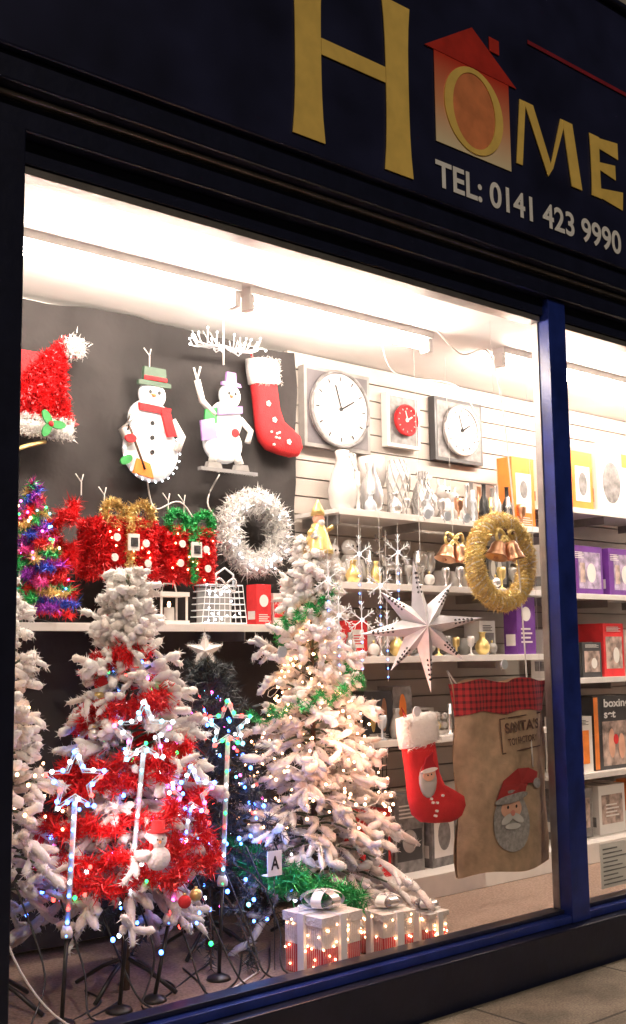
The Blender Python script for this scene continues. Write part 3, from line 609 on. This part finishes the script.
card('bottle_gift_box',4.18,1.02,1.101,.2,.25,.12,darkcard,[('d',.3,.5,.2,.7,goldt),('d',.7,.5,.2,.7,copper),('t',.5,.08,.7,.1,whitep)])
card('bottle_gift_box',4.36,1.02,1.101,.14,.27,.12,greycard,[('d',.5,.5,.4,.7,orange)])
g=MB(); g.box(4.46,4.74,.96,1.1,1.101,1.12,whitep); g.box(4.46,4.74,1.09,1.1,1.12,1.24,whitep)
for i in range(5):
    for j in range(2): g.ball((4.49+.055*i,.99,1.146+.052*j),.025,[goldt,whitec,silver][(i+j)%3],12)
g.make('bauble_box')
for x in (4.9,5.05,5.2): vase(x,1.02,1.10,0,.9,whitec)
card('kitchenware_box',4.12,1.0,.401,.2,.34,.14,redf,[('r',.5,.5,.8,.6,darkcard),('d',.5,.5,.5,.4,goldt),('t',.5,.9,.6,.1,whitep)])
card('kitchenware_box',4.36,1.0,.401,.22,.40,.14,greycard,[('r',.5,.35,.85,.4,darkcard),('d',.5,.4,.5,.3,silver),('t',.5,.8,.7,.2,whitep)])
card('kitchenware_box',4.62,1.0,.401,.22,.33,.14,greycard,[('r',.5,.5,.8,.7,whitep),('d',.5,.5,.5,.5,greycard),('t',.5,.9,.7,.1,darkcard)],.1)
card('kitchenware_box',5.2,1.0,.401,.3,.3,.14,whitep,[('r',.5,.5,.8,.7,orange)])
g=MB()
for k in range(9): g.tube([(3.98+.03*k,.95,.84),(3.98+.03*k,.95,1.05)],.003,blackp,4)
g.tube([(3.97,.95,.84),(4.24,.95,.84)],.004,blackp);g.tube([(3.97,.95,1.05),(4.24,.95,1.05)],.004,blackp)
for k in (0,8): g.tube([(3.98+.03*k,.95,1.05),(3.98+.03*k,1.225,1.05)],.004,blackp,5)
g.make('wire_basket')
# right bay
card('orange_appliance_box',5.98,1.0,2.441,.22,.38,.2,orange,[('r',.5,.45,.7,.6,whitep),('d',.5,.45,.4,.4,greycard)])
card('white_appliance_box',6.34,1.0,2.441,.4,.46,.2,whitep,[('d',.4,.45,.5,.6,greycard),('r',.8,.8,.2,.2,orange),('t',.2,.9,.3,.1,darkcard)])
card('orange_appliance_box',6.75,1.0,2.441,.3,.42,.2,orange,[('r',.5,.45,.7,.6,whitep),('d',.5,.45,.4,.4,greycard)])
card('lamp_box',5.72,1.05,2.441,.2,.3,.15,whitep,[('d',.5,.5,.6,.5,greycard)])
lil=mat('lilac_photo_print',(.38,.31,.45),.4,var=.6,scale=22)
pho=mat('photo_print',(.4,.3,.26),.4,var=.7,scale=18)
for x in (6.0,6.38,6.74): card('purple_appliance_box',x,1.0,1.901,.31,.31,.2,purple,[('r',.55,.5,.75,.75,lil),('d',.6,.45,.3,.4,whitep),('r',.3,.45,.16,.4,pho),('t',.2,.82,.3,.15,whitep)])
card('white_appliance_box',5.68,1.0,1.901,.24,.3,.2,whitep,[('r',.5,.3,.8,.4,greycard),('t',.5,.8,.7,.2,darkcard)])
for i,(x,w,h,m,m2) in enumerate([(5.75,.22,.3,whitep,greycard),(6.0,.2,.22,darkcard,pho),(6.24,.22,.34,redf,pho),(6.5,.24,.3,whitep,lil),(6.78,.26,.3,greycard,whitep)]): card('appliance_box',x,1.0,1.381,w,h,.2,m,[('r',.5,.45,.8,.6,m2),('d',.6,.4,.3,.3,whitep),('t',.5,.9,.7,.1,whitep if m is not whitep else darkcard)])
b=card('boxing_set_box',6.22,1.0,.801,.44,.46,.18,darkcard,[('r',.55,.35,.7,.6,pho),('d',.42,.35,.16,.4,skin),('d',.66,.3,.16,.35,skin),('d',.52,.4,.12,.14,redf),('r',.05,.5,.1,.97,orange)])
text('boxing\nset','lettering',signwhite,-.12,-.0995,.32,.28,.12,b,bold=.03)
card('appliance_box',5.86,1.0,.801,.24,.34,.18,whitep,[('r',.5,.45,.7,.6,orange),('t',.5,.9,.7,.1,darkcard)])
card('orange_appliance_box',6.62,.95,.801,.2,.3,.18,orange,[('r',.5,.45,.7,.6,whitep)])
for x,m in ((5.85,greycard),(6.2,whitep),(6.6,orange)): card('appliance_box',x,1.02,.401,.28,.3,.16,m,[('r',.5,.5,.8,.6,pho),('t',.5,.5,.5,.3,whitep)])
g=MB(); g.box(4.78,5.02,.03,.034,.385,.60,whitep)
for q in range(9): g.box(4.80,5.0-.04*(q%3),.0275,.0295,.40+.021*q,.406+.021*q,greycard)
g.make('window_notice')
g=MB(); g.box(2.93,3.005,.33,.333,.65,.75,whitep); g.box(2.93,3.005,.333,.37,.65,.653,whitep); g.tube([(2.967,.335,.65),(2.967,.335,FZ)],.002,blackp); o=g.make('price_card'); text('A','letter',blackp,2.947,.328,.675,.042,.055,o,bold=.02)

# ------------------------------------------------------------------ big paper star
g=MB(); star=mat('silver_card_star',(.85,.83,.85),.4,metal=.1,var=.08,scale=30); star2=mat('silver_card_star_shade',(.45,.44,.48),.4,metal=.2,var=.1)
o=[]; ph=math.pi/2+.12
for i in range(16):
    rr=(.305 if i%4==0 else .255 if i%4==2 else .10); a=ph+math.pi*i/8; o.append((rr*math.cos(a),rr*math.sin(a)))
c=(0,-.075,0); cb=(0,.06,0)
for i in range(16):
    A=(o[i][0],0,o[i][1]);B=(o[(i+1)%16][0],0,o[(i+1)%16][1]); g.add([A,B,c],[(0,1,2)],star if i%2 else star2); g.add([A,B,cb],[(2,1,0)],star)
    tipp=o[i] if i%2==0 else o[(i+1)%16]
    for u in (.3,.42,.54,.66,.78,.9):
        m_=((A[0]+B[0])/2,(A[2]+B[2])/2); tx_=tipp[0]*u*.93+m_[0]*(1-u)*.5; tz=tipp[1]*u*.93+m_[1]*(1-u)*.5
        det=(A[0]*B[2]-B[0]*A[2]); l1=(tx_*B[2]-tz*B[0])/det; l2=(A[0]*tz-A[2]*tx_)/det; l3=1-l1-l2
        if l1>0.03 and l2>0.03 and l3>0: g.disc(tx_,-.075*l3-.0012,tz,.006,.006,.002,darkcard,8)
g.tube([(0,0,.30),(0,.02,1.5)],.0012,whitep,4)
g.make('paper_star',None,(3.735,.2,1.67),-.42)

# ------------------------------------------------------------------ santa sack
bur=mat('burlap',(.62,.43,.28),.95,var=.2,scale=14)
nt,lk,b=nodes(bur); tc=nt.new('ShaderNodeTexCoord'); hs=[]
for d in ('X','Z'):
    w=nt.new('ShaderNodeTexWave'); w.bands_direction=d; w.inputs['Scale'].default_value=60; w.inputs['Distortion'].default_value=3; lk.new(tc.outputs['Object'],w.inputs['Vector']); hs.append(w)
ad=nt.new('ShaderNodeMath'); ad.operation='ADD'; lk.new(hs[0].outputs['Fac'],ad.inputs[0]); lk.new(hs[1].outputs['Fac'],ad.inputs[1])
bp=nt.new('ShaderNodeBump'); bp.inputs['Strength'].default_value=.7; bp.inputs['Distance'].default_value=.005; lk.new(ad.outputs[0],bp.inputs['Height']); lk.new(bp.outputs[0],b.inputs['Normal'])
pl=mat('red_plaid',(.5,.03,.03),.9,var=0)
nt,lk,b=nodes(pl); tc=nt.new('ShaderNodeTexCoord'); sp=nt.new('ShaderNodeSeparateXYZ'); lk.new(tc.outputs['Object'],sp.inputs[0]); ms=[]
for ax in (0,2):
    a=nt.new('ShaderNodeMath'); a.operation='MODULO'; ab=nt.new('ShaderNodeMath'); ab.operation='ADD'; ab.inputs[1].default_value=10; lk.new(sp.outputs[ax],ab.inputs[0]); lk.new(ab.outputs[0],a.inputs[0]); a.inputs[1].default_value=.03
    c=nt.new('ShaderNodeMath'); c.operation='LESS_THAN'; c.inputs[1].default_value=.012; lk.new(a.outputs[0],c.inputs[0]); ms.append(c)
s_=nt.new('ShaderNodeMath'); s_.operation='ADD'; lk.new(ms[0].outputs[0],s_.inputs[0]); lk.new(ms[1].outputs[0],s_.inputs[1]); dv=nt.new('ShaderNodeMath'); dv.operation='MULTIPLY'; dv.inputs[1].default_value=.5; lk.new(s_.outputs[0],dv.inputs[0])
rp=nt.new('ShaderNodeValToRGB'); rp.color_ramp.elements[0].color=(.42,.03,.035,1); rp.color_ramp.elements[1].color=(.08,.012,.015,1); lk.new(dv.outputs[0],rp.inputs[0]); lk.new(rp.outputs[0],b.inputs['Base Color'])
sk=empty('santa_sack',(4.185,.135,.545)); W,Hh=.66,.87
def sy(u,v): return -.05*math.sin(math.pi*min(1,max(0,u)))**.6*(.5+.6*(1-v))+.012*math.sin(u*19+v*2)*(v)+.007*math.sin(u*9-v*11)
def sheet(u0,u1,v0,v1,nu,nv,m,off,name,flip=1):
    g=MB(); vs=[];fs=[]
    for j in range(nv+1):
        for i in range(nu+1):
            u=u0+(u1-u0)*i/nu; v=v0+(v1-v0)*j/nv
            edge=.012*math.sin(v*13)*(1 if u>.5 else -1)*abs(2*u-1)**4
            vs.append(((u-.5)*W*(1-.03*math.sin(math.pi*v))+edge,flip*sy(u,v)-off,v*Hh+.012*math.sin(u*7)*(1-v)-.01*math.cos(u*13)*v))
    for j in range(nv):
        for i in range(nu): a=j*(nu+1)+i; fs.append((a,a+1,a+nu+2,a+nu+1))
    g.add(vs,fs,m,True); return g.make(name,sk)
sheet(0,1,0,.86,40,40,bur,0,'burlap_front'); sheet(0,1,0,1,30,30,bur,-.01,'burlap_back',-.6); sheet(-.01,1.01,.83,1.0,40,10,pl,.006,'plaid_top_band')
def yon(x,z): return sy(x/W+.5,z/Hh)
g=MB()
def sdisc(cx,cz,rx,rz,m,o,rot=0,n=24):
    vs=[(cx,yon(cx,cz)-o,cz)];fs=[]
    for rr in (.5,1):
        for i in range(n):
            a=2*math.pi*i/n; X_=rx*rr*math.cos(a);Z_=rz*rr*math.sin(a); X2=cx+X_*math.cos(rot)-Z_*math.sin(rot);Z2=cz+X_*math.sin(rot)+Z_*math.cos(rot); vs.append((X2,yon(X2,Z2)-o,Z2))
    for i in range(n): j=(i+1)%n; fs.append((0,1+i,1+j)); fs.append((1+i,1+n+i,1+n+j,1+j))
    g.add(vs,fs,m,True)
def spoly(pts,m,o):
    vs=[(a,yon(a,b_)-o,b_) for a,b_ in pts]; cx_=sum(p[0] for p in pts)/len(pts); cz_=sum(p[1] for p in pts)/len(pts); vs.append((cx_,yon(cx_,cz_)-o,cz_)); n=len(pts)
    g.add(vs,[(i,(i+1)%n,n) for i in range(n)],m)
beard2=mat('grey_beard_felt',(.33,.31,.30),.95,var=.25,scale=60)
dred=mat('dark_red_print',(.38,.03,.03),.9)
sdisc(.0,.225,.13,.14,beard2,.006)
sdisc(.0,.28,.075,.045,skin,.009); sdisc(0,.2,.05,.014,mat('light_beard',(.6,.59,.57),.9),.012); sdisc(-.035,.235,.045,.018,_m['light_beard'],.012,.4); sdisc(.035,.235,.045,.018,_m['light_beard'],.012,-.4)
sdisc(0,.26,.014,.014,mat('nose_pink',(.7,.25,.2),.8),.015)
for dx in(-.03,.03): sdisc(dx,.288,.007,.008,blackp,.012)
spoly([(-.12,.315),(.0,.33),(.11,.335),(.13,.37),(.17,.40),(.20,.38),(.215,.43),(.15,.455),(.04,.46),(-.06,.41)],dred,.012); sdisc(.0,.327,.13,.020,beard2,.016,.09); sdisc(.20,.38,.024,.024,beard2,.016)
X0,X1=-.05,.26
for a,b_,c_,d_ in ((X0,X1,.528,.534),(X0,X1,.686,.692)): spoly([(a,c_),(b_,c_+.02),(b_,d_+.02),(a,d_)],brownc,.009)
for a in (X0,X1-.005): z0=.53+(.02 if a>0 else 0); spoly([(a,z0),(a+.006,z0),(a+.006,z0+.16),(a,z0+.16)],brownc,.009)
g.make('santa_print',sk)
def drape(o,off):
    for v in o.data.vertices:
        X_=v.co.x+o.location.x; Z_=v.co.z+o.location.z; v.co.y=yon(X_,Z_)-off-o.location.y
t_=text("SANTA'S",'stamp_text',brownc,X0+.03,0,.622,.25,.05,sk,rot=.06,bold=.03); drape(t_,.009)
t_=text("TOY FACTORY",'stamp_text_small',brownc,X0+.04,0,.566,.23,.032,sk,rot=.06,bold=.02); drape(t_,.009)
g=MB(); g.tube([(-.33,0,.86),(-.35,.01,.92),(-.30,0,.86)],.004,whitef); g.tube([(.31,0,.86),(.3,.0,1.3),(.28,.0,2.62)],.0015,whitep,4); g.make('drawstring',sk)

# ------------------------------------------------------------------ star path lights
def starlight(x,y,z,r,bx,by,cols,rz=-.55):
    root=empty('star_path_light',(x,y,z)); g=MB(); o=starpoly(r,r*.45)
    pts=[(a,0,b_) for a,b_ in o]+[(o[0][0],0,o[0][1])]
    g.tube(pts,.0065,acryl,6); g.tube([(a*.78,-.004,b_*.78) for a,_,b_ in pts],.003,acryl,5)
    for i in range(10):
        A,B=Vector(pts[i]),Vector(pts[i+1])
        for u in (.15,.62): g.ball(A.lerp(B,u)+Vector((0,-.007,0)),.0085,L[cols[(i//2+int(u*4))%len(cols)]],6)
    g.make('star_outline',root,None,rz)
    g=MB(); b0=Vector((bx-x,by-y,FZ-z)); t0=Vector((0,0,-r*.42)); e=t0.lerp(b0,.62)
    g.tube([t0,e],.010,clearp,10); g.tube([e,b0],.008,blackp,8)
    for u in np.linspace(.05,.98,11): g.ball(t0.lerp(e,u)+Vector((-.008,-.012,0)),.0075,L[cols[int(u*17)%len(cols)]],6)
    g.lathe(e,[(.02,0),(.022,.02),(.014,.04)],whitep,10)
    g.make('light_stick',root)
    g=MB(); g.lathe((b0.x,b0.y,b0.z),[(.05,.001),(.045,.012),(.015,.025)],blackp,14); g.make('base',root)
starlight(2.30,.27,1.265,.125,2.22,.30,['white','pink','cyan','white'])
starlight(2.74,.34,1.27,.105,2.72,.38,['green','white','red','cyan'])
starlight(2.01,.26,1.11,.118,1.99,.30,['blue','red','white','blue'])
starlight(2.52,.28,1.03,.105,2.38,.32,['blue','pink','white','red'])

# ------------------------------------------------------------------ snowflake curtain lights
def flake(g,x,y,z,r):
    for k in range(6):
        a=k*math.pi/3+math.pi/6; d=Vector((math.cos(a),0,math.sin(a))); c=Vector((x,y,z)); g.tube([c,c+d*r],.0028,glowwhite,5)
        for u in (.5,.78):
            for s in(-.7,.7): e=Vector((math.cos(a+s),0,math.sin(a+s))); g.tube([c+d*r*u,c+d*r*u+e*r*.28],.002,glowwhite,4)
    g.ball((x,y-.005,z),.007,L['white'],6)
for i,(x,z) in enumerate([(3.36,1.72),(3.49,2.0),(3.50,1.70),(3.62,1.86),(3.74,2.02),(3.66,1.66),(3.30,1.88)]):
    g=MB(); flake(g,x,.35,z,.085); g.tube([(x,.35,z+.08),(x,.35,2.2-.04*(i%3))],.0012,whitep,4)
    for q in range(4): g.ball((x,.35,z-.1-.04*q),.0035,L['blue'],6)
    g.tube([(x,.35,z-.09),(x,.35,z-.24)],.001,whitep,4)
    g.make('snowflake_light')
# ------------------------------------------------------------------ lit gift boxes on floor
def litgift(x,y,s,h,rz=0):
    root=empty('lit_gift_box',(x,y,FZ)); root.rotation_euler[2]=rz; wm=mat('white_mesh_fabric',(.78,.72,.68),.7,bump=.8,bscale=90); rmm=mat('red_mesh_fabric',(.62,.05,.06),.7,bump=.8,bscale=90)
    g=MB(); a=s/2; g.box(-a,a,-a,a,.002,h*.48,rmm); g.box(-a-.001,a+.001,-a-.001,a+.001,h*.48+.001,h*.84,wm); g.box(-a-.008,a+.008,-a-.008,a+.008,h*.84+.001,h,wm)
    g.box(-.018,.018,-a-.016,a+.016,.004,h+.004,whitet); g.box(-a-.016,a+.016,-.018,.018,.004,h+.0045,whitet)
    for q in range(int(s*90)):
        X_=-a+s*(q+.5)/int(s*90); g.tube([(X_,-a-.003,.005),(X_,-a-.003,h*.82)],.0012,whitep,4); g.tube([(-a-.003,X_,.005),(-a-.003,X_,h*.82)],.0012,whitep,4)
    g.make('box',root,bevel=.003)
    g=MB()
    for q in range(6):
        an=q*math.pi/3+.5; d=Vector((math.cos(an),math.sin(an),0)); S=Vector((-d.y,d.x,0)); w=.022
        pts=[]
        for t in np.linspace(0,1,16):
            ang=t*math.pi*1.15; pts.append(d*(s*.42*math.sin(ang) if ang<math.pi else s*.42*math.sin(ang)*.3)+Vector((0,0,h+.008+s*.17*(1-math.cos(ang)))))
        vs=[p+S*w for p in pts]+[p-S*w for p in pts]; g.add(vs,[(i,i+1,i+17,i+16) for i in range(15)],whitet if q%2 else silver,True)
    g.make('bow',root)
    g=MB()
    for q in range(int(s*150)):
        f=random.random(); z=random.uniform(.02,h*.95)
        p=(random.uniform(-a,a),-a-.008,z) if f<.5 else (-a-.008,random.uniform(-a,a),z)
        g.ball(p,.0042,L['warm'],6)
    g.make('led_lights',root)
litgift(3.11,.20,.215,.235,.05); litgift(3.47,.20,.165,.185,-.1); litgift(3.74,.22,.125,.135,.1)

# ------------------------------------------------------------------ cables, hooks
def cable(pts,m,r=.004,name='cable'):
    P=[Vector(p) for p in pts]; out=[]
    for i in range(len(P)-1):
        p0=P[max(0,i-1)];p1=P[i];p2=P[i+1];p3=P[min(len(P)-1,i+2)]
        for k in range(8):
            t=k/8; out.append(.5*((2*p1)+(p2-p0)*t+(2*p0-5*p1+4*p2-p3)*t*t+(3*p1-p0-3*p2+p3)*t**3))
    out.append(P[-1]); g=MB(); g.tube(out,r,m,6); g.make(name)
cable([(1.68,.15,1.5),(1.70,.2,1.0),(1.76,.25,.6),(2.0,.2,.29),(2.4,.12,.285),(2.9,.35,.285)],whitep,.004)
for i in range(10):
    x=1.75+.15*i; cable([(x,.5,.75),(x+.05,.35,.45),(x+random.uniform(-.1,.2),.25,.285),(x+random.uniform(.2,.5),random.uniform(.15,.5),.285),(x+.5,.6,.285)],blackp,.004)
cable([(3.9,.3,3.2),(4.1,.25,3.02),(4.3,.2,3.0),(4.36,.15,2.2),(4.37,.1,1.0)],whitep,.004)
cable([(4.0,.7,3.2),(4.3,.9,3.08),(4.9,1.0,3.12),(5.2,1.1,3.0)],whitep,.004)
cable([(2.86,1.15,2.4),(2.9,1.14,2.25),(3.05,1.12,2.28),(3.2,1.1,2.0),(3.25,1.1,1.7)],whitep,.004); cable([(3.28,1.14,2.45),(3.2,1.13,2.3),(3.28,1.12,2.15),(3.1,1.1,1.9)],whitep,.004)
cable([(2.3,1.1,2.5),(2.1,1.0,2.42),(2.0,.9,2.3),(1.9,.8,2.0)],goldt,.010)
for x,z in ((2.78,1.56),(3.62,2.16),(3.75,2.16),(3.88,2.16),(4.11,1.49),(3.52,1.3)):
    g=MB(); g.disc(x,.04,z,.022,.022,.006,clearp,16); g.ball((x,.045,z),.013,clearp,8); g.tube([(x,.05,z),(x,.062,z-.012),(x,.055,z-.026)],.0025,clearp,5); g.make('suction_hook')

# glow of the fairy lights on the branches (added point lamps, separate from the lit strings)
def glow(name,x,y,z,col,e,r=.12):
    l=bpy.data.lights.new(name,'POINT'); l.energy=e; l.color=col; l.shadow_soft_size=r; o=bpy.data.objects.new(name,l); o.location=(x,y,z); sc.collection.objects.link(o)
glow('fairy_light_glow',cx-.12,cy-.42,1.2,(1,.42,.24),7); glow('fairy_light_glow',2.88,.36,.75,(.2,.35,1),4); glow('fairy_light_glow',2.15,.16,.95,(1,.62,.6),3.5)

# ------------------------------------------------------------------ sky, street light direction, camera
w=bpy.data.worlds.new('World'); sc.world=w; w.use_nodes=True; nt=w.node_tree; bg=nt.nodes['Background']; st=nt.nodes.new('ShaderNodeTexSky'); st.sky_type='NISHITA'; st.sun_disc=False
st.sun_elevation=math.radians(2); st.sun_rotation=math.radians(200); nt.links.new(st.outputs[0],bg.inputs['Color']); bg.inputs['Strength'].default_value=.006
sl=bpy.data.lights.new('sun','SUN'); sl.energy=.95; sl.angle=math.radians(.5); sl.color=(1,.84,.66); so=bpy.data.objects.new('sun',sl); sc.collection.objects.link(so)
so.rotation_euler=Vector((.25,.8,-.6)).to_track_quat('-Z','Y').to_euler()
cd=bpy.data.cameras.new('camera'); co=bpy.data.objects.new('camera',cd); sc.collection.objects.link(co); sc.camera=co
cd.sensor_fit='VERTICAL'; cd.sensor_height=24; cd.lens=24*1124/1024; cd.clip_end=1000
yaw=math.radians(40.7);p=math.radians(7.2);roll=math.radians(.76)
F=Vector((math.sin(yaw)*math.cos(p),math.cos(yaw)*math.cos(p),math.sin(p))); R=Vector((math.cos(yaw),-math.sin(yaw),0)); U=R.cross(F)
R2=R*math.cos(roll)-U*math.sin(roll); U2=U*math.cos(roll)+R*math.sin(roll)
co.matrix_world=Matrix(((R2.x,U2.x,-F.x,0),(R2.y,U2.y,-F.y,-3.39),(R2.z,U2.z,-F.z,1.55),(0,0,0,1)))
